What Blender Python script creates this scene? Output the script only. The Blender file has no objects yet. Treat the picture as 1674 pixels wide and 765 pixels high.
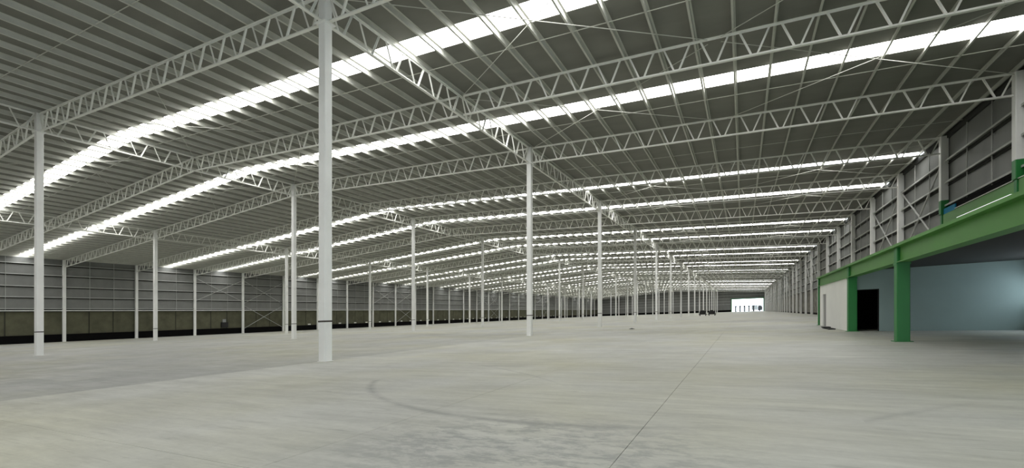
import bpy, math, random
from mathutils import Vector

random.seed(7)
scn = bpy.context.scene
COL = scn.collection

# ------------------------------------------------------------------ camera
U = 1.4                                   # metres per survey unit (eye height)
cam_d = bpy.data.cameras.new('camera')
cam = bpy.data.objects.new('camera', cam_d)
COL.objects.link(cam)
cam.location = (0, 0, 1.4)
cam.rotation_euler = (math.pi / 2, 0, 0.4711)
cam_d.sensor_width = 36
cam_d.lens = 741.1 / 1674 * 36
cam_d.shift_y = (505.5 - 382.5) / 1674
cam_d.clip_end = 1000
scn.camera = cam

# ------------------------------------------------------------------ world, light, exposure
SKYLIGHT = 9.8                           # radiance of the daylit translucent roof sheets
world = bpy.data.worlds.new('sky')
scn.world = world
world.use_nodes = True
bg = world.node_tree.nodes['Background']
bg.inputs['Color'].default_value = (0.80, 0.91, 1.0, 1)
bg.inputs['Strength'].default_value = 5.0
vs = scn.view_settings
vs.view_transform = 'Standard'
vs.look = 'None'
vs.gamma = 1
vs.use_curve_mapping = False
vs.exposure = 0.0

# ------------------------------------------------------------------ grid of the hall (metres)
SX = 0.0382                               # the slab falls towards the left wall
X0, Y0 = -64.38 * U, 8.46 * U
W, D = 18.1735 * U, 6.4553 * U
NT = 33                                   # frames from the first one in view to the end wall
EAVE, RIDGE = 11.03, 14.0                 # height of the truss seats
TD = 1.12                                 # truss depth
PD = 0.25                                 # purlin depth
TB = -3                                   # frame behind the camera where the hall starts


def gx(w): return X0 + W * w
def gy(t): return Y0 + D * t
def seat(w): return RIDGE - (RIDGE - EAVE) * abs(w - 2) / 2
MS = (RIDGE - EAVE) / (2 * W)             # roof slope
def roof_z(w): return seat(w) + TD + PD


# ------------------------------------------------------------------ mesh helpers
class MB:
    def __init__(self):
        self.v = []; self.f = []

    def add(self, vs_, fs):
        n = len(self.v)
        self.v += [tuple(p) for p in vs_]
        self.f += [tuple(i + n for i in f) for f in fs]
        return self

    def box(self, a, b):
        (x0, y0, z0), (x1, y1, z1) = a, b
        return self.add([(x0, y0, z0), (x1, y0, z0), (x1, y1, z0), (x0, y1, z0),
                         (x0, y0, z1), (x1, y0, z1), (x1, y1, z1), (x0, y1, z1)],
                        [(0, 3, 2, 1), (4, 5, 6, 7), (0, 1, 5, 4), (1, 2, 6, 5), (2, 3, 7, 6), (3, 0, 4, 7)])

    def prism(self, prof, p, q, side=(0, 1, 0)):
        """extrude a closed 2-D profile (side, up) from p to q"""
        p, q = Vector(p), Vector(q)
        d = (q - p).normalized()
        s = Vector(side); s = (s - d * s.dot(d)).normalized()
        u = s.cross(d)
        if u.z < 0 or (abs(u.z) < 1e-6 and u.x < 0): u = -u
        n = len(prof)
        vv = [p + s * a + u * b for a, b in prof] + [q + s * a + u * b for a, b in prof]
        ff = [tuple(range(n)), tuple(range(2 * n - 1, n - 1, -1))]
        ff += [(i, i + n, (i + 1) % n + n, (i + 1) % n) for i in range(n)]
        return self.add(vv, ff)

    def tube(self, p, q, r, n=6):
        prof = [(r * math.cos(2 * math.pi * i / n), r * math.sin(2 * math.pi * i / n)) for i in range(n)]
        sd = (0, 1, 0) if abs((Vector(q) - Vector(p)).normalized().y) < .9 else (1, 0, 0)
        return self.prism(prof, p, q, sd)

    def mesh(self, name, m, smooth=False):
        me = bpy.data.meshes.new(name)
        me.from_pydata([(x, y, z + SX * x) for x, y, z in self.v], [], self.f)
        me.validate()
        import bmesh
        bm = bmesh.new(); bm.from_mesh(me)
        bmesh.ops.recalc_face_normals(bm, faces=bm.faces)
        bm.to_mesh(me); bm.free()
        me.materials.append(m)
        if smooth:
            for p in me.polygons: p.use_smooth = True
        return me


def sh(p): return Vector((p[0], p[1], p[2] + SX * p[0]))


def put(name, mesh, parent=None, loc=(0, 0, 0)):
    o = bpy.data.objects.new(name, mesh)
    COL.objects.link(o)
    o.location = sh(loc)                  # relative to the parent's own sheared place: linear, so it adds up
    if parent: o.parent = parent
    return o


def tag(o, label, cat, group=None):
    o['label'] = label; o['category'] = cat; o['kind'] = 'thing'
    if group: o['group'] = group
    return o


def thing(name, loc, label, cat, group=None):
    return tag(put(name, None, None, loc), label, cat, group)


def struct(o):
    o['kind'] = 'structure'; return o


ORD = ['zeroth', 'first', 'second', 'third', 'fourth', 'fifth', 'sixth', 'seventh', 'eighth', 'ninth', 'tenth',
       'eleventh', 'twelfth', 'thirteenth', 'fourteenth', 'fifteenth', 'sixteenth', 'seventeenth', 'eighteenth',
       'nineteenth', 'twentieth'] + ['twenty-' + s for s in
      ('first', 'second', 'third', 'fourth', 'fifth', 'sixth', 'seventh', 'eighth', 'ninth')] + ['thirtieth'] + \
      ['thirty-' + s for s in ('first', 'second', 'third', 'fourth', 'fifth', 'sixth')]


# ------------------------------------------------------------------ materials
def mat(name, col, rough=.6, metal=0.0, noise=0.0, scale=(1, 1, 1), nscale=1.0, bump=0.0, spec=.5, tint=None):
    m = bpy.data.materials.new(name); m.use_nodes = True
    nt = m.node_tree; b = nt.nodes['Principled BSDF']
    b.inputs['Roughness'].default_value = rough
    b.inputs['Metallic'].default_value = metal
    b.inputs['Specular IOR Level'].default_value = spec
    b.inputs['Base Color'].default_value = (*col, 1)
    if noise or bump:
        g = nt.nodes.new('ShaderNodeNewGeometry')
        mp = nt.nodes.new('ShaderNodeMapping'); mp.inputs['Scale'].default_value = scale
        nt.links.new(g.outputs['Position'], mp.inputs['Vector'])
        n = nt.nodes.new('ShaderNodeTexNoise'); n.inputs['Scale'].default_value = nscale
        n.inputs['Detail'].default_value = 5; n.inputs['Roughness'].default_value = .6
        nt.links.new(mp.outputs[0], n.inputs['Vector'])
        if noise:
            r = nt.nodes.new('ShaderNodeValToRGB')
            r.color_ramp.elements[0].position = .3; r.color_ramp.elements[1].position = .7
            t = tint or (1, 1, 1)
            r.color_ramp.elements[0].color = (*[c * (1 - noise) for c in col], 1)
            r.color_ramp.elements[1].color = (*[min(1, c * (1 + noise) * k) for c, k in zip(col, t)], 1)
            nt.links.new(n.outputs['Fac'], r.inputs['Fac'])
            nt.links.new(r.outputs[0], b.inputs['Base Color'])
        if bump:
            bn = nt.nodes.new('ShaderNodeBump'); bn.inputs['Strength'].default_value = bump
            bn.inputs['Distance'].default_value = .02
            nt.links.new(n.outputs['Fac'], bn.inputs['Height'])
            nt.links.new(bn.outputs[0], b.inputs['Normal'])
    return m


def emit(name, col, strength):
    m = bpy.data.materials.new(name); m.use_nodes = True
    nt = m.node_tree; nt.nodes.clear()
    e = nt.nodes.new('ShaderNodeEmission'); o = nt.nodes.new('ShaderNodeOutputMaterial')
    e.inputs['Color'].default_value = (*col, 1); e.inputs['Strength'].default_value = strength
    nt.links.new(e.outputs[0], o.inputs['Surface'])
    return m


def floor_material():
    m = bpy.data.materials.new('polished_concrete'); m.use_nodes = True
    nt = m.node_tree; N = nt.nodes.new; L = nt.links.new
    b = nt.nodes['Principled BSDF']
    g = N('ShaderNodeNewGeometry')
    sep = N('ShaderNodeSeparateXYZ'); L(g.outputs['Position'], sep.inputs[0])

    def math_(op, a, c=None, clamp=False):
        n = N('ShaderNodeMath'); n.operation = op; n.use_clamp = clamp
        for i, v in enumerate((a, c)):
            if v is None: continue
            if isinstance(v, (int, float)): n.inputs[i].default_value = v
            else: L(v, n.inputs[i])
        return n.outputs[0]

    def noise(scale, sc=(1, 1, 1), detail=5, rough=.6):
        mp = N('ShaderNodeMapping'); mp.inputs['Scale'].default_value = sc
        mp.inputs['Rotation'].default_value = (0, 0, -0.47)
        L(g.outputs['Position'], mp.inputs['Vector'])
        n = N('ShaderNodeTexNoise'); n.inputs['Scale'].default_value = scale
        n.inputs['Detail'].default_value = detail; n.inputs['Roughness'].default_value = rough
        L(mp.outputs[0], n.inputs['Vector']); return n.outputs['Fac']

    def ramp(f, p0, p1, c0, c1):
        r = N('ShaderNodeValToRGB'); e = r.color_ramp.elements
        e[0].position = p0; e[1].position = p1; e[0].color = (*c0, 1); e[1].color = (*c1, 1)
        L(f, r.inputs['Fac']); return r.outputs[0]

    def mix(f, a, c, mode='MIX'):
        n = N('ShaderNodeMix'); n.data_type = 'RGBA'; n.blend_type = mode
        if isinstance(f, (int, float)): n.inputs[0].default_value = f
        else: L(f, n.inputs[0])
        for k, v in ((6, a), (7, c)):
            if isinstance(v, tuple): n.inputs[k].default_value = (*v, 1)
            else: L(v, n.inputs[k])
        return n.outputs[2]

    base = ramp(noise(.16, detail=4), .32, .68, (.445, .447, .41), (.56, .562, .515))
    warm = ramp(noise(.11, (1, 1, 1), 3), .42, .66, (.985, .995, 1), (1.0, .985, .82))
    c = mix(1.0, base, warm, 'MULTIPLY')
    # trowel streaks, drawn out across the hall
    st = ramp(noise(1.1, (.35, 2.6, 1), 8, .75), .30, .70, (.74, .74, .74), (1.12, 1.12, 1.12))
    c = mix(.9, c, st, 'MULTIPLY')
    scr = ramp(noise(4.5, (.25, 2.0, 1), 7, .7), .57, .68, (1, 1, 1), (.76, .76, .75))
    c = mix(.8, c, scr, 'MULTIPLY')
    fine = ramp(noise(9, (1, 1, 1), 4, .7), .3, .7, (.92, .92, .92), (1.05, 1.05, 1.05))
    c = mix(.7, c, fine, 'MULTIPLY')
    # the older, greyer pour left of the right-hand column row
    left = math_('LESS_THAN', math_('ADD', sep.outputs['X'], math_('MULTIPLY', noise(.5), .25)), gx(3) + .02)
    fade = math_('MULTIPLY', left, math_('SUBTRACT', 1.0, math_('MULTIPLY', math_('SUBTRACT', sep.outputs['Y'], 8.0), 1 / 34.0, True), True))
    c = mix(fade, c, mix(1.0, c, (.70, .705, .72), 'MULTIPLY'))
    # scuffed patch in the middle foreground
    dx = math_('DIVIDE', math_('SUBTRACT', sep.outputs['X'], -1.5 * U), 2.7)
    dy = math_('DIVIDE', math_('SUBTRACT', sep.outputs['Y'], 3.1 * U), 1.9)
    rr = math_('ADD', math_('POWER', dx, 2.0), math_('POWER', dy, 2.0))
    patch = math_('SUBTRACT', 1.0, math_('SQRT', rr), True)
    sc = math_('MULTIPLY', math_('MULTIPLY', patch, 1.8, True), ramp(noise(3.2, (.8, 1.6, 1), 8, .75), .47, .58, (0, 0, 0), (1, 1, 1)))
    c = mix(math_('MULTIPLY', sc, .55), c, (.19, .20, .195))

    # tyre marks: arcs of circles
    def arc(cx, cy, r, wd, x0, x1, ysign, strength):
        px = math_('SUBTRACT', sep.outputs['X'], cx); py = math_('SUBTRACT', sep.outputs['Y'], cy)
        rad = math_('SQRT', math_('ADD', math_('POWER', px, 2.0), math_('POWER', py, 2.0)))
        d = math_('ABSOLUTE', math_('SUBTRACT', rad, r))
        k = math_('SUBTRACT', 1.0, math_('DIVIDE', d, wd), True)
        k = math_('MULTIPLY', k, math_('GREATER_THAN', sep.outputs['X'], x0))
        k = math_('MULTIPLY', k, math_('MULTIPLY', math_('SUBTRACT', x1, sep.outputs['X']), .7, True))
        k = math_('MULTIPLY', k, math_('GREATER_THAN', math_('MULTIPLY', py, ysign), 0))
        k = math_('MULTIPLY', k, ramp(noise(2.5, (1, 1, 1), 5), .38, .55, (.5, .5, .5), (1, 1, 1)))
        return math_('MULTIPLY', k, strength)
    (ax, ay, ar) = ARC
    k1 = arc(ax, ay, ar, .13, -5.6 * U, .1 * U, -1, .55)
    c = mix(k1, c, (.17, .17, .165))
    k2 = arc(16.71, -5.96, 20.0, .12, 1.3, 3.3, 1, .35)
    c = mix(k2, c, (.17, .17, .165))
    k3 = arc(-16.5, -4.0, 18.3, .09, -7.6, -2.9, 1, .35)
    c = mix(k3, c, (.2, .2, .19))
    L(c, b.inputs['Base Color'])
    rg = ramp(noise(.7, (1, 1, 1), 5), .35, .7, (.40, .40, .40), (.62, .62, .62))
    L(rg, b.inputs['Roughness'])
    b.inputs['Specular IOR Level'].default_value = .35
    bn = N('ShaderNodeBump'); bn.inputs['Strength'].default_value = .15; bn.inputs['Distance'].default_value = .01
    L(noise(4, (.6, 1.6, 1), 6), bn.inputs['Height']); L(bn.outputs[0], b.inputs['Normal'])
    return m


def circle3(a, b_, c_):
    ax, ay = a; bx, by = b_; cx, cy = c_
    d = 2 * (ax * (by - cy) + bx * (cy - ay) + cx * (ay - by))
    ux = ((ax**2 + ay**2) * (by - cy) + (bx**2 + by**2) * (cy - ay) + (cx**2 + cy**2) * (ay - by)) / d
    uy = ((ax**2 + ay**2) * (cx - bx) + (bx**2 + by**2) * (ax - cx) + (cx**2 + cy**2) * (bx - ax)) / d
    return ux, uy, math.hypot(ax - ux, ay - uy)


ARC = circle3((-5.44 * U, 5.63 * U), (-3.08 * U, 4.02 * U), (-.54 * U, 4.09 * U))

M = {}
M['floor'] = floor_material()
M['joint'] = mat('joint_filler', (.05, .05, .042), .9)
M['white'] = mat('white_steel_paint', (.87, .875, .855), .45, noise=.05, nscale=.8)
M['truss'] = mat('off_white_truss_paint', (.84, .845, .80), .5, noise=.06, nscale=1.2)
M['purlin'] = mat('galvanised_purlin', (.54, .545, .495), .5, noise=.06, nscale=1.5)
M['roof'] = mat('roof_sheet', (.19, .19, .168), .7, noise=.12, scale=(.25, .8, 1), nscale=.8)
M['skylight'] = emit('daylit_translucent_sheet', (1.0, .992, .965), SKYLIGHT)
M['cladding'] = mat('grey_cladding', (.20, .205, .197), .55, noise=.10, scale=(1, .6, .3), nscale=1.0)
M['girt'] = mat('galvanised_girt', (.46, .47, .45), .5)
M['gutter_girt_shade'] = mat('gutter_and_girt_shade', (.035, .036, .032), .8)  # on girts a painted-in shade line; the gutter shares the dark colour
M['concrete'] = mat('olive_concrete', (.095, .095, .058), .85, noise=.25, nscale=.7, bump=.2)
M['concrete2'] = mat('rubble_concrete', (.17, .165, .14), .9, noise=.7, nscale=1.1, bump=.4)
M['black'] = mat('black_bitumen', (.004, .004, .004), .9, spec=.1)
M['green'] = mat('green_paint', (.075, .265, .038), .45, noise=.06, nscale=.6)
M['deep_green'] = mat('deep_green_paint', (.018, .20, .042), .45, noise=.08, nscale=.6)
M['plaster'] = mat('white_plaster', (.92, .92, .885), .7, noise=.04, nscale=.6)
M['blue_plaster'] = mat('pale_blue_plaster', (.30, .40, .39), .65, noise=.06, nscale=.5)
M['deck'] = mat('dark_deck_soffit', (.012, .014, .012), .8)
M['dark'] = mat('dark_rubber', (.012, .012, .013), .7)
M['grey'] = mat('grey_door_paint', (.28, .29, .28), .5)
M['band'] = mat('brown_band', (.05, .042, .035), .6)
M['lamp'] = emit('white_tube', (.95, 1, .97), 1.1)
M['blue'] = mat('blue_film', (.006, .20, .36), .6, spec=.15)
M['ground'] = mat('pale_yard', (.62, .62, .60), .9, noise=.1, nscale=.3)
M['pale'] = mat('pale_plate', (.75, .75, .68), .5)

# ------------------------------------------------------------------ floor
S_W0, S_W1, S_T0, S_T1 = 2.0, 3.75, -2, 6
xa, xb, ya, yb = gx(S_W0), gx(S_W1), gy(S_T0), gy(S_T1)
fl = MB()
XL, XR, YB, YF = gx(0) - .35, gx(4) + .35, gy(TB), gy(NT)
for a, b_ in (((XL, YB), (xa, YF)), ((xb, YB), (XR, YF)), ((xa, YB), (xb, ya)), ((xa, yb), (xb, YF))):
    fl.box((a[0], a[1], -.4), (b_[0], b_[1], 0))
floor = struct(put('floor', fl.mesh('floor', M['floor'])))
bed = MB().box((xa, ya, -.4), (xb, yb, -.015))
put('joint_bed', bed.mesh('joint_bed', M['joint']), floor)
J = .0032
s_cols = [2.0, 2.5, 3.0, 3.375, 3.5, 3.75]
s_rows = [-2, -1, 2, 4, 6]
for i in range(len(s_cols) - 1):
    for j in range(len(s_rows) - 1):
        sl = MB().box((J, J, -.014), (W * (s_cols[i + 1] - s_cols[i]) - J, D * (s_rows[j + 1] - s_rows[j]) - J, 0))
        put('floor_slab', sl.mesh('floor_slab', M['floor']), floor, (gx(s_cols[i]), gy(s_rows[j]), 0))

# ------------------------------------------------------------------ roof, skylights, purlins
SK0, SK1 = .437, .575
rf = MB()
TH = .08
HALF = [(-.025, 2), (2, 4.025)]
def roof_piece(mb, w0, w1, y0, y1, dz=0, th=TH, eave=True):
    xs0, xs1 = gx(w0), gx(w1)
    z0, z1 = roof_z(w0) + dz, roof_z(w1) + dz
    mb.add([(xs0, y0, z0), (xs1, y0, z1), (xs1, y1, z1), (xs0, y1, z0),
            (xs0, y0, z0 + th), (xs1, y0, z1 + th), (xs1, y1, z1 + th), (xs0, y1, z0 + th)],
           [(0, 3, 2, 1), (4, 5, 6, 7), (0, 1, 5, 4), (1, 2, 6, 5), (2, 3, 7, 6), (3, 0, 4, 7)])
sky_bays = [b for b in range(TB, NT) if b % 3 != 2]
for w0, w1 in HALF:
    y = gy(TB) - .3
    for b in sky_bays:
        roof_piece(rf, w0, w1, y, gy(b + SK0)); y = gy(b + SK1)
    roof_piece(rf, w0, w1, y, gy(NT) + .3)
ceiling = struct(put('ceiling', rf.mesh('ceiling', M['roof'])))
n_win = 0
pan = {}
NP = 4                                     # sheets per aisle
for b in sky_bays:
    n_win += 1
    wn = struct(put('window_%d' % n_win, None, None, (gx(2), gy(b + SK0), 0)))
    if b >= 0: wn['label'] = 'translucent roof light strip across the hall, %s from the front' % ORD[n_win - 2]
    for side in (0, 1):
        for k in range(2 * NP):
            w0 = side * 2 + k / NP; w1 = w0 + 1 / NP
            if (side, k) not in pan:
                mb = MB(); xs0, xs1 = gx(w0) - gx(2) + .01, gx(w1) - gx(2) - .01
                ly = D * (SK1 - SK0)
                n = 6                          # shallow ribs running down the slope
                for r in range(n):
                    ya_, yb_ = ly * r / n, ly * (r + 1) / n - .03
                    z0, z1 = roof_z(w0), roof_z(w1)
                    mb.add([(xs0, ya_, z0 + .02), (xs1, ya_, z1 + .02), (xs1, yb_, z1 + .02), (xs0, yb_, z0 + .02)], [(0, 1, 2, 3)])
                    mb.add([(xs0, yb_, z0 + .02), (xs1, yb_, z1 + .02), (xs1, yb_ + .015, z1 + .05), (xs0, yb_ + .015, z0 + .05)], [(0, 1, 2, 3)])
                    mb.add([(xs0, yb_ + .015, z0 + .05), (xs1, yb_ + .015, z1 + .05), (xs1, yb_ + .03, z1 + .02), (xs0, yb_ + .03, z0 + .02)], [(0, 1, 2, 3)])
                pan[(side, k)] = mb.mesh('skylight_panel', M['skylight'])
            put('skylight_panel', pan[(side, k)], wn)

# Z purlins from frame to frame
PN = 17
def zprof(w=.075, d=PD, t=.012):
    return [(-w, -0), (t / 2, 0), (t / 2, d - t), (w, d - t), (w, d), (-t / 2, d), (-t / 2, t), (-w, t)]
purl = MB().prism(zprof(), (0, 0, 0), (0, D, 0), (1, 0, 0)).mesh('purlin', M['purlin'])
cand = []
fx, fy = math.sin(-.4711), math.cos(-.4711)
for b in range(-1, NT):
    for k in range(4 * PN + 1):
        w = k / PN
        x = gx(w); ym = gy(b + .5)
        dep = x * fx + gy(b + .85) * fy
        lat = x * fy - ym * fx
        if k in (0, 4 * PN): x += .2 if k == 0 else -.2
        vis = dep > 2 and abs(lat / dep) < 1.35 and (roof_z(w) + SX * x - 1.4) / dep < .80
        cand.append((dep if vis else 1e6 + dep, b, k, x, seat(w) + TD))
cand.sort()
rest = MB()
for i, (dep, b, k, x, z) in enumerate(cand):
    if i < 296: put('purlin', purl, ceiling, (x, gy(b), z))
    else: rest.prism(zprof(), (x, gy(b), z), (x, gy(b + 1), z), (1, 0, 0))
r = put('purlin', rest.mesh('purlins_beyond', M['purlin']), ceiling); r['kind'] = 'stuff'

# sag bars across the purlins and crossed wind braces in the roof plane
for b in range(-1, NT):
    for s in range(4):
        a = (gx(s), gy(b + .69), seat(s) + TD + .07); c = (gx(s + 1), gy(b + .69), seat(s + 1) + TD + .07)
        put('sag_bar', MB().tube(a, c, .02, 6).mesh('sag_bar', M['purlin']), ceiling)
for b in range(0, 14):
    if b % 3 == 2: continue
    for s in range(4):
        for q in {0: (), 1: (.5,), 2: (0,), 3: (0, .5)}[s]:
            w0, w1 = s + q + .01, s + q + .49
            z = lambda w: seat(w) + TD - .14
            put('brace_rod', MB().tube((gx(w0), gy(b + .02), z(w0)), (gx(w1), gy(b + .98), z(w1)), .018, 5).mesh('brace_rod', M['purlin']), ceiling)
            put('brace_rod', MB().tube((gx(w1), gy(b + .02), z(w1)), (gx(w0), gy(b + .98), z(w0)), .018, 5).mesh('brace_rod', M['purlin']), ceiling)

# ------------------------------------------------------------------ walls
# left wall: black footing, precast panels, sheeting on girts
xw = gx(0) - .22
HT = roof_z(0)
wl = MB().box((xw - .12, YB, 4.62), (xw, YF, HT - .02))
wall_left = struct(put('wall_left', wl.mesh('wall_left', M['cladding'])))
struct(put('baseboard_left', MB().box((xw - .3, YB, -.3), (xw - .02, YF, 1.12)).mesh('footing', M['black'])))
cpm = MB()
pw = D / 3
cpm.prism([(0.07, 1.16), (pw - .07, 1.16), (pw - .07, 4.46), (.07, 4.46)], (xw - .28, 0, 0), (xw - .14, 0, 0), (0, 1, 0))
cpanel = cpm.mesh('concrete_panel', M['concrete'])
put('panel_backing', MB().box((xw - .3, YB, 1.10), (xw - .22, YF, 4.7)).mesh('panel_backing', M['joint']), wall_left)
for b in range(0, NT):
    for k in range(3):
        put('concrete_panel', cpanel, wall_left, (0, gy(b) + pw * k, 0))
cp = [(-.06, 0), (.02, 0), (.02, .02), (-.04, .02), (-.04, .14), (.02, .14), (.02, .16), (-.06, .16)]
def girt_mesh(sgn):
    # lipped channel along Y, open below its lip; lower web and flange are painted dark as its shade line
    mb = MB()
    mb.box((0, 0, .16), (sgn * .26, D, .20)); mb.box((sgn * .245, 0, .09), (sgn * .26, D, .16))
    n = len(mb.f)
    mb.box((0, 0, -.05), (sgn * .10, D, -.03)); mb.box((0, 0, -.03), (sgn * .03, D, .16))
    me = mb.mesh('girt', M['girt']); me.materials.append(M['gutter_girt_shade'])
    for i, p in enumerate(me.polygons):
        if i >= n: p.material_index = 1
    return me
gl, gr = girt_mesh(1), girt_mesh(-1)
sillm = MB().box((-.05, 0, 0), (.26, D, .11)).mesh('sill', M['white'])
for b in range(0, NT): put('sill', sillm, wall_left, (xw, gy(b), 4.58))
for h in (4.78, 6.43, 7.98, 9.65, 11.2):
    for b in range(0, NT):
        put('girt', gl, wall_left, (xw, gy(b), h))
rodm = MB().tube((0, 0, 4.75), (0, 0, HT - .1), .03).mesh('sag_rod', M['girt'])
for b in range(0, 12):
    for q in (1 / 3, 2 / 3):
        put('sag_rod', rodm, wall_left, (xw + .10, gy(b + q), 0))
def xbrace(parent, x, b0, z0, z1, r=.045):
    for a, c in ((z0, z1), (z1, z0)):
        put('brace_rod', MB().tube((x, gy(b0) + .15, a), (x, gy(b0 + 1) - .15, c), r, 6).mesh('brace_rod', M['girt']), parent)
for b in (4, 9, 15, 21):
    xbrace(wall_left, xw + .2, b, 6.4, 10.6)
for b in (5, 10, 16, 22):
    xbrace(wall_left, xw + .2, b, 6.0, 10.6); xbrace(wall_left, xw + .2, b, .9, 5.6)
# small pale plates low on the panels
low_plate_mesh = MB().box((0, 0, 0), (.05, .75, .28)).mesh('low_plate', M['pale'])
for b in range(6, 24):
    put('low_plate', low_plate_mesh, wall_left, (xw - .03, gy(b + .28), 1.2)); put('low_plate', low_plate_mesh, wall_left, (xw - .03, gy(b + .72), 1.2))
# black hatch hood on the left wall
hy = gy(4.6)
hh = thing('hatch', (xw + .02, hy, 1.3), 'small black square hatch with pale top plate on left concrete base', 'hatch')
put('hatch_box', MB().box((-.02, -.62, 0), (.30, .62, 1.0)).mesh('hatch_box', M['dark']), hh)
put('top_plate', MB().box((-.02, -.32, 1.0), (.05, .32, 1.6)).mesh('top_plate', M['grey']), hh)

# right wall: rubble block base, sheeting on girts
xr = gx(4) + .22
MZ0, MZ1 = gy(0), 29.5 * U                # mezzanine extent
HR = roof_z(4)
wr = MB()
wr.box((xr, gy(-1), 4.75), (xr + .12, YF, HR - .02)).box((xr, YB, 6.5), (xr + .12, gy(-1), HR - .02))  # unseen gap below the second box, added for daylight from the right
wall_right = struct(put('wall_right', wr.mesh('wall_right', M['cladding'])))
put('block_wall', MB().box((xr, MZ1 - .4, -.3), (xr + .2, YF, 4.75)).mesh('block_wall', M['concrete2']), wall_right)
put('block_wall', MB().box((xr, gy(1.9), -.3), (xr + .2, MZ1 - .4, 4.75)).mesh('block_wall', M['plaster']), wall_right)
put('block_wall', MB().box((xr, gy(-1), -.3), (xr + .2, gy(1.5), 4.75)).mesh('block_wall', M['plaster']), wall_right)
put('block_wall', MB().box((xr, gy(1.5), -.3), (xr + .2, gy(1.9), 1.2)).box((xr, gy(1.5), 2.4), (xr + .2, gy(1.9), 4.75)).mesh('block_wall', M['plaster']), wall_right)
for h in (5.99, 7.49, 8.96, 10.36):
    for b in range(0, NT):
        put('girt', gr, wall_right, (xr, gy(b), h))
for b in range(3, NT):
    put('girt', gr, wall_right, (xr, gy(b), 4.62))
rodm2 = MB().tube((0, 0, 6.1), (0, 0, HR - .1), .03).mesh('sag_rod', M['girt'])
for b in range(1, 14):
    for q in (1 / 3, 2 / 3):
        put('sag_rod', rodm2, wall_right, (xr - .10, gy(b + q), 0))
for b in (3, 4, 9, 10, 15, 16):
    xbrace(wall_right, xr - .24, b, 4.9, 10.6, .055)

struct(put('baseboard_right', MB().box((xr - .06, MZ1 + .2, 0), (xr - .002, YF, .32)).mesh('foot_strip', M['black'])))
struct(put('trim_3', MB().box((xr - .14, gy(-1), HR - .42), (xr - .002, YF, HR - .06)).mesh('eave_gutter', M['gutter_girt_shade'])))

# end wall with the wide opening, and the wall behind the camera
OX0, OX1, OZ = -4.3 * U, gx(4) - .75, 7.6
ez = MB()
ye = gy(NT)
ez.add([(XL, ye, 1.2), (OX0, ye, 1.2), (OX0, ye, roof_z(0) + MS * (OX0 - XL)), (XL, ye, roof_z(0))], [])
def gable(mb, y0, y1, x0, x1, zb):
    def zt(x): return RIDGE + TD + PD - MS * abs(x - gx(2)) - .03
    pts = [x0] + ([gx(2)] if x0 < gx(2) < x1 else []) + [x1]
    n = len(pts)
    lo = [(x, zb) for x in pts]; hi = [(x, zt(x)) for x in reversed(pts)]
    poly = lo + hi
    m_ = len(poly)
    mb.add([(x, y0, z) for x, z in poly] + [(x, y1, z) for x, z in poly],
           [tuple(range(m_)), tuple(range(2 * m_ - 1, m_ - 1, -1))] + [(i, (i + 1) % m_, (i + 1) % m_ + m_, i + m_) for i in range(m_)])
ez = MB()
gable(ez, ye, ye + .15, XL, OX0, 1.2); gable(ez, ye, ye + .15, OX0, OX1, OZ); gable(ez, ye, ye + .15, OX1, XR, 0)
wall_far = struct(put('wall_far', ez.mesh('wall_far', M['cladding'])))
struct(put('baseboard_far', MB().box((XL, ye - .03, -.3), (OX0 - .3, ye + .2, 1.2)).mesh('footing', M['black'])))
for h in (4.62, 6.40, 8.12, 9.90, 11.6):
    for s in range(4):
        x1_ = gx(s + 1) if s < 3 else (gx(4) if h > OZ else OX0)
        if x1_ <= gx(s): continue
        put('girt', MB().box((gx(s), ye - .16, h), (x1_, ye, h + .17)).mesh('girt', M['girt']), wall_far)
bk = MB(); gable(bk, YB - .15, YB, XL, XR, -.3)
wall_back = struct(put('wall_back', bk.mesh('wall_back', M['cladding'])))
tr = MB().box((OX0 - .5, ye - .25, OZ), (OX1 + .5, ye + .2, OZ + .6)).box((OX1, ye - .25, 0), (OX1 + .5, ye + .2, OZ)).box((OX0 - .5, ye - .25, 0), (OX0, ye + .2, OZ))
struct(put('trim_1', tr.mesh('door_frame', M['deep_green'])))
# the yard outside
yard = struct(put('trim_2', MB().box((-90, ye + .2, -.5), (90, ye + 90, -.05)).mesh('yard', M['ground'])))

# ------------------------------------------------------------------ columns
CS = .172
def shaft_mesh(name, h0, h1, s, m):
    c = s * .12
    prof = [(-s + c, -s), (s - c, -s), (s, -s + c), (s, s - c), (s - c, s), (-s + c, s), (-s, s - c), (-s, -s + c)]
    mb = MB(); n = 8
    mb.add([(x, y, h0) for x, y in prof] + [(x, y, h1) for x, y in prof],
           [tuple(range(n)), tuple(range(n, 2 * n))] + [(i, (i + 1) % n, (i + 1) % n + n, i + n) for i in range(n)])
    return mb.mesh(name, m)
plate = MB().box((-.20, -.20, 0), (.20, .20, .012)).mesh('base_plate', M['white'])
band = MB()
for a, b_ in (((-CS - .008, -CS - .008), (CS + .008, -CS)), ((-CS - .008, CS), (CS + .008, CS + .008)),
              ((-CS - .008, -CS), (-CS, CS)), ((CS, -CS), (CS + .008, CS))):
    band.box((*a, 1.45), (*b_, 1.51))
band = band.mesh('band', M['band'])
ROWN = {1: 'left-hand', 2: 'middle', 3: 'right-hand'}
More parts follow.
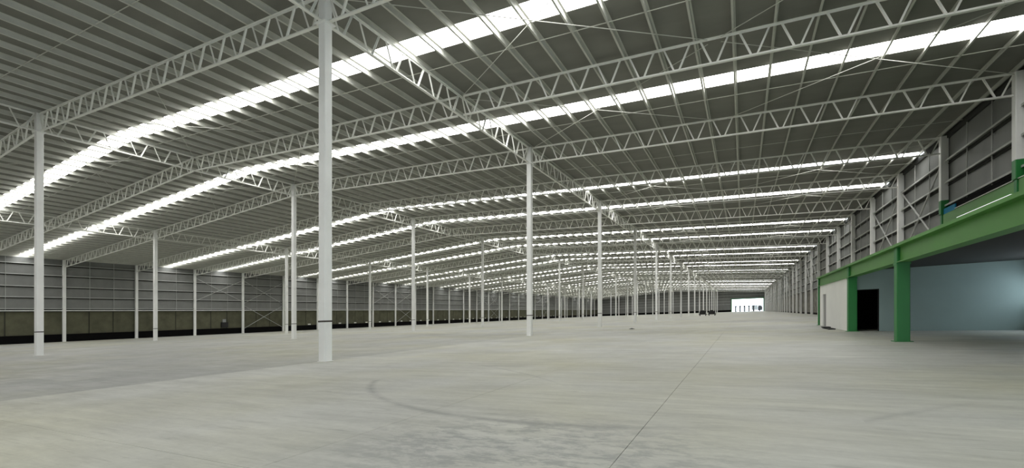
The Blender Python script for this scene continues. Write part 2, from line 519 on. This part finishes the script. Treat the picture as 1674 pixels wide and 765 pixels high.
for w in (3, 2, 1):
    sm = shaft_mesh('shaft', 0, seat(w) + TD, CS, M['white'])
    cap = MB().box((-.26, -.26, seat(w) - .05), (.26, .26, seat(w) - .005)).mesh('seat_plate', M['white'])
    n = 0
    for t in range(0, NT, 2):
        if w == 1 and t == 0: continue
        n += 1
        c = thing('steel_column', (gx(w), gy(t), 0),
                  'white square steel column, %s from the front in the %s interior row' % (ORD[n], ROWN[w]), 'column', 'interior columns')
        put('shaft', sm, c); put('base_plate', plate, c); put('band', band, c); put('seat_plate', cap, c)
for w, side in ((0, 'left'), (4, 'right')):
    hh_ = seat(w) + TD
    s = .175 if w == 0 else .195
    sm = shaft_mesh('shaft', 0, hh_, s, M['white'])
    smu = shaft_mesh('shaft', 8.0, hh_, s, M['white'])
    sml = shaft_mesh('painted_foot', 7.1, 8.0, s + .002, M['deep_green'])
    smn = shaft_mesh('stub', 0, 7.1, .14, M['deep_green'])
    n = 0
    for t in range(1, NT + 1):
        if t > 1: n += 1
        lab = 'white steel wall column, %s from the front along the %s wall' % (ORD[n], side)
        if t == 1: lab = 'white wall column carrying the end of the second roof truss at the %s wall' % side
        elif w == 4 and t <= 3:
            lab = ('white wall column with green foot at right edge above the mezzanine' if t == 2
                   else 'white wall column with green foot beside the small blue pane')
        c = thing('perimeter_column', (gx(w) - (.02 if t < NT else 0), gy(t) - (.3 if t == NT else 0), 0), lab, 'column', 'columns along the %s wall' % side)
        if w == 4 and t <= 3:
            put('shaft', smu, c); put('painted_foot', sml, c); put('stub', smn, c)
        else:
            put('shaft', sm, c)
        put('base_plate', plate, c)

# ------------------------------------------------------------------ trusses
CH = .055
TCH = [(-.065, 0), (.065, 0), (.065, .016), (.012, .016), (.012, .095), (-.012, .095), (-.012, .016), (-.065, .016)]
def flip(pr): return [(a, -b) for a, b in pr][::-1]
LW = [(-.038, -.035), (.038, -.035), (.038, -.018), (-.020, -.018), (-.020, .035), (-.038, .035)]

def truss_meshes(vec, L, slope, n, inset):
    """vec: 'x' or 'y' direction of the span"""
    def P(a, z): return (a, 0, z + slope * a) if vec == 'x' else (0, a, z + slope * a)
    sd = (0, 1, 0) if vec == 'x' else (1, 0, 0)
    top = MB().prism(flip(TCH), P(inset, TD), P(L - inset, TD), sd).mesh('top_chord', M['truss'])
    bot = MB().prism(TCH, P(inset, 0), P(L - inset, 0), sd).mesh('bottom_chord', M['truss'])
    p = L / n
    zb, zt = .05, TD - .05
    def web(a0, z0, a1, z1): return MB().prism(LW, P(a0, z0), P(a1, z1), sd)
    down = (p * .14, zt, p * .5 - p * .07, zb)
    up = (p * .5 + p * .07, zb, p * .86, zt)
    wd, wu = web(*down).mesh('web_member', M['truss']), web(*up).mesh('web_member', M['truss'])
    allw = MB()
    for k in range(n):
        for (a0, z0, a1, z1) in (down, up):
            if (k == 0 and a0 < p * .4) : a0 = max(a0, inset + .02)
            allw.prism(LW, P(a0 + p * k, z0), P(a1 + p * k, z1), sd)
    allw = allw.mesh('web', M['truss'])
    return dict(top=top, bot=bot, wd=wd, wu=wu, all=allw, p=p, n=n, slope=slope, vec=vec)

def place_truss(name, tm, loc, near, label, group):
    t = thing(name, loc, label, 'truss', group)
    put('top_chord', tm['top'], t); put('bottom_chord', tm['bot'], t)
    if near:
        for k in range(tm['n']):
            a = tm['p'] * k
            l = (a, 0, tm['slope'] * a) if tm['vec'] == 'x' else (0, a, 0)
            put('web_member', tm['wd'], t, l); put('web_member', tm['wu'], t, l)
    else:
        o = put('web', tm['all'], t); o['kind'] = 'stuff'
    return t

rise = truss_meshes('x', W, MS, PN, CS + .01)
fall = truss_meshes('x', W, -MS, PN, CS + .01)
along = truss_meshes('y', 2 * D, 0, 12, CS + .01)
AISLE = ['far left aisle', 'left middle aisle', 'right middle aisle', 'far right aisle']
for t in range(0, NT):
    for s in range(4):
        if t == 0 and s == 0: continue
        x = gx(s) + W / 2; dep = x * fx + gy(t) * fy
        place_truss('roof_truss', rise if s < 2 else fall, (gx(s), gy(t), seat(s)), dep < 62 * U * .8,
                    'pale lattice roof truss over the %s, %s frame from the front' % (AISLE[s], ORD[t + 1]), 'cross trusses of the %s' % AISLE[s])
for w in (3, 2, 1):
    n = 0
    for t in range(-2, NT - 1, 2):
        if w == 1 and t < 0: continue
        n += 1
        x = gx(w); dep = x * fx + gy(t + 1) * fy
        place_truss('girder_truss', along, (gx(w), gy(t), seat(w) - .01), dep < 55 * U,
                    'white lattice girder along the %s column row, %s span from the front' % (ROWN[w], ORD[n]), 'lengthwise girders')

# ------------------------------------------------------------------ mezzanine
XM = gx(3.75)
BB, BT = 2.94, 3.60                        # beam bottom and top
DK = 3.25                                  # soffit of the deck
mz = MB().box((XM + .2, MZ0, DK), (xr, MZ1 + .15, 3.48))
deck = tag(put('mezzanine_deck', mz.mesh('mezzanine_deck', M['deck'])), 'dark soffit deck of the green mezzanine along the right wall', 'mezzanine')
mcols = [gy(0) + .2, 15.45 * U, 21.65 * U, MZ1 - .1]
mlab = ['green mezzanine column nearer than the free-standing one, past the right edge', 'tall green steel mezzanine column standing free on the floor',
        'green steel column between the white wall and black doorway', 'green column at the far end of the mezzanine']
mcs = .195
for i, y in enumerate(mcols):
    c = thing('mezzanine_column', (XM, y, 0), mlab[i], 'column', 'green mezzanine columns')
    put('shaft', shaft_mesh('shaft', 0, BT - .10, mcs, M['deep_green']), c)
    put('base_plate', MB().box((-.27, -.27, 0), (.27, .27, .02)).mesh('base_plate', M['deep_green']), c)
    put('collar', MB().box((-mcs - .015, -mcs - .015, BB - .08), (mcs + .015, mcs + .015, BB - .02)).mesh('collar', M['deep_green']), c)
spans = [(mcols[0], mcols[1]), (mcols[1], mcols[2]), (mcols[2], mcols[3])]
bl = ['green steel edge beam running out of frame at right', 'green steel edge beam between the two free green columns', 'green steel edge beam above the white wall']
for (a, b_), l in zip(spans, bl):
    be = thing('edge_beam', (XM, a, BB), l, 'beam', 'mezzanine edge beams')
    ln = b_ - a
    i0 = mcs + .005
    put('web_plate', MB().box((-.10, i0, .03), (-.06, ln - i0, BT - BB - .10)).mesh('web_plate', M['green']), be)
    put('top_flange', MB().box((-.30, .0, BT - BB - .10), (.30, ln, BT - BB)).mesh('top_flange', M['green']), be)
    put('bottom_flange', MB().box((-.20, i0, 0), (.21, ln - i0, .03)).mesh('bottom_flange', M['green']), be)

# room under the mezzanine: back wall with doorway, white side wall with grey door
yw = 21.65 * U
DX0, DX1, DH = XM + .22, 4.58 * U, 2.24
def ypart(x): return yw - .155 * (x - XM)
def wall_piece(mb, x0, x1, z0, z1, th=.15, dy=0):
    mb.add([(x0, ypart(x0) + dy, z0), (x1, ypart(x1) + dy, z0), (x1, ypart(x1) + th + dy, z0), (x0, ypart(x0) + th + dy, z0),
            (x0, ypart(x0) + dy, z1), (x1, ypart(x1) + dy, z1), (x1, ypart(x1) + th + dy, z1), (x0, ypart(x0) + th + dy, z1)],
           [(0, 3, 2, 1), (4, 5, 6, 7), (0, 1, 5, 4), (1, 2, 6, 5), (2, 3, 7, 6), (3, 0, 4, 7)])
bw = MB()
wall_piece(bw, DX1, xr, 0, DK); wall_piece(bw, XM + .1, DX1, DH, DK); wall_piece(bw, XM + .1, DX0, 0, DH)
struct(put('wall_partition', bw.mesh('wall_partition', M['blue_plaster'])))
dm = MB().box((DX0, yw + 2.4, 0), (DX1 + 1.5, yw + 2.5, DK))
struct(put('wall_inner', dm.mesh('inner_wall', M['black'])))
dj = MB(); wall_piece(dj, DX1 - .03, DX1, 0, DH, .16, .01); wall_piece(dj, DX0, DX1, DH - .03, DH, .16, .01)
struct(put('door_1', dj.mesh('doorway_frame', M['dark'])))
gy0, gy1, gh = 27.3 * U, 28.25 * U, 2.28
swm = MB()
xs = XM + .0
swm.box((xs - .1, mcols[2] + mcs, 0), (xs + .05, gy0, BB)); swm.box((xs - .1, gy1, 0), (xs + .05, MZ1 + .1, BB)); swm.box((xs - .1, gy0, gh), (xs + .05, gy1, BB))
struct(put('wall_side', swm.mesh('wall_side', M['plaster'])))
struct(put('door_2', MB().box((xs - .02, gy0, 0.01), (xs + .03, gy1, gh)).mesh('door_leaf', M['grey'])))
ew = MB().box((xs + .05, MZ1 - .05, 0), (xr, MZ1 + .1, DK))
struct(put('wall_end', ew.mesh('wall_end', M['plaster'])))
pk = tag(put('loose_plank', MB().box((-.25, -1.6, 0), (.1, 1.0, .06)).box((-.35, -.3, .06), (.05, .5, .12)).mesh('floor_plank', M['dark']), None, (xs - .45, 24.6 * U, 0)),
         'dark plank lying on the floor beside the white wall', 'plank')

# green upper band between the wall columns, with slot and lamp
bandb = thing('upper_beam', (gx(4), gy(-1), 3.9), 'deep green band wall above the mezzanine deck at right edge', 'beam')
for p0, p1 in ((0, 2 * D - .21), (2 * D + .21, 3 * D - .21), (3 * D + .21, 4 * D - .21)):
    put('web_plate', MB().box((-.12, p0, 0), (.05, p1, 5.04 * U - 3.9)).mesh('web_plate', M['green']), bandb)
    put('slot', MB().box((.06, p0, 5.04 * U - 3.9), (.2, p1, 5.36 * U - 3.9)).mesh('slot', M['black']), bandb)
    put('daylight_slit_strip', MB().box((-.16, p0, 5.06 * U - 3.9), (-.11, p1 - (1.9 if p0 > 2.5 * D else 0), 5.06 * U - 3.86)).mesh('daylight_slit_strip', M['pale']), bandb)  # pale strip painted in for a thin slit of daylight
tl = thing('tube_light', (gx(4) - .15, gy(2) + .25, 4.50 * U), 'long white tube light fixed to the green band above the mezzanine', 'lamp')
put('tube', MB().box((-.09, 0, .03), (0, 6.1, .17)).mesh('tube', M['lamp']), tl)
put('bracket', MB().box((-.02, .4, 0), (.03, .6, .2)).mesh('bracket', M['green']), tl)
put('bracket', MB().box((-.02, 5.7, 0), (.03, 5.9, .2)).mesh('bracket', M['green']), tl)
bp = tag(put('blue_pane', MB().box((-.1, 0, 0), (-.04, 1.75, .42)).mesh('blue_pane', M['blue']), None, (gx(4), gy(3) - 2.0, 5.0 * U)),
         'small bright blue pane under the cladding beside the far green column foot', 'pane')

# ------------------------------------------------------------------ small things far off
for dx, l in ((-.9, 'left one of two low black carts far down the hall'), (1.3, 'right one of two low black carts far down the hall')):
    c = thing('cart', (-6.05 * U + dx, 92 * U, 0), l, 'cart', 'black carts')
    put('bed', MB().box((-.95, -.8, .35), (.95, .8, .55)).mesh('bed', M['dark']), c)
    put('load', MB().box((-.8, -.7, .55), (.7, .7, 1.25)).box((-.5, -.6, 1.25), (.3, .6, 1.45)).mesh('load', M['dark']), c)
    for sx_ in (-.7, .7):
        for sy_ in (-.6, .6):
            put('wheel', MB().tube((sx_ - .06, sy_, .18), (sx_ + .06, sy_, .18), .18, 10).mesh('wheel', M['dark']), c)
tag(put('rag', MB().add([(-.28, -.1, .0), (.05, -.16, 0), (.3, -.05, 0), (.24, .14, 0), (-.12, .18, 0), (0, .02, .09), (-.1, .06, .07)],
     [(0, 1, 5), (1, 2, 5), (2, 3, 5), (3, 4, 5, ), (4, 6, 5), (4, 0, 6), (0, 5, 6), (0, 4, 3, 2, 1)]).mesh('rag', M['dark']), None, (-6.14 * U, 28.47 * U, 0)),
    'crumpled dark scrap lying alone on the open floor', 'debris')
# parked lorry and posts outside the end opening
for i in range(5):
    px = OX0 + 2.0 + i * 2.45
    p = thing('bollard', (px, ye + 6, -.05), '%s dark post from the left in the far opening' % ORD[i + 1], 'post', 'posts outside the end opening')
    put('post', MB().tube((0, 0, 0), (0, 0, 3.0), .42, 10).mesh('post', M['dark']), p)
    put('head', MB().box((-.62, -.4, 3.0), (.62, .4, 3.7)).mesh('head', M['dark']), p)
lr = thing('lorry', (OX1 - 3.4, ye + 9, -.05), 'dark parked lorry seen through the far opening', 'lorry')
put('cargo_box', MB().box((-2.6, 0, .8), (.7, 2.4, 3.3)).box((-3.0, -.1, 3.3), (3.6, 2.5, 3.7)).mesh('cargo_box', M['grey']), lr)
put('cab', MB().box((.8, .1, .5), (3.2, 2.3, 2.9)).box((1.0, .2, 2.9), (2.8, 2.2, 3.28)).mesh('cab', M['dark']), lr)
for x in (-1.4, 1.7):
    for y in (0, 2.1):
        put('wheel', MB().tube((x, y, .45), (x, y + .3, .45), .45, 12).mesh('wheel', M['dark']), lr)
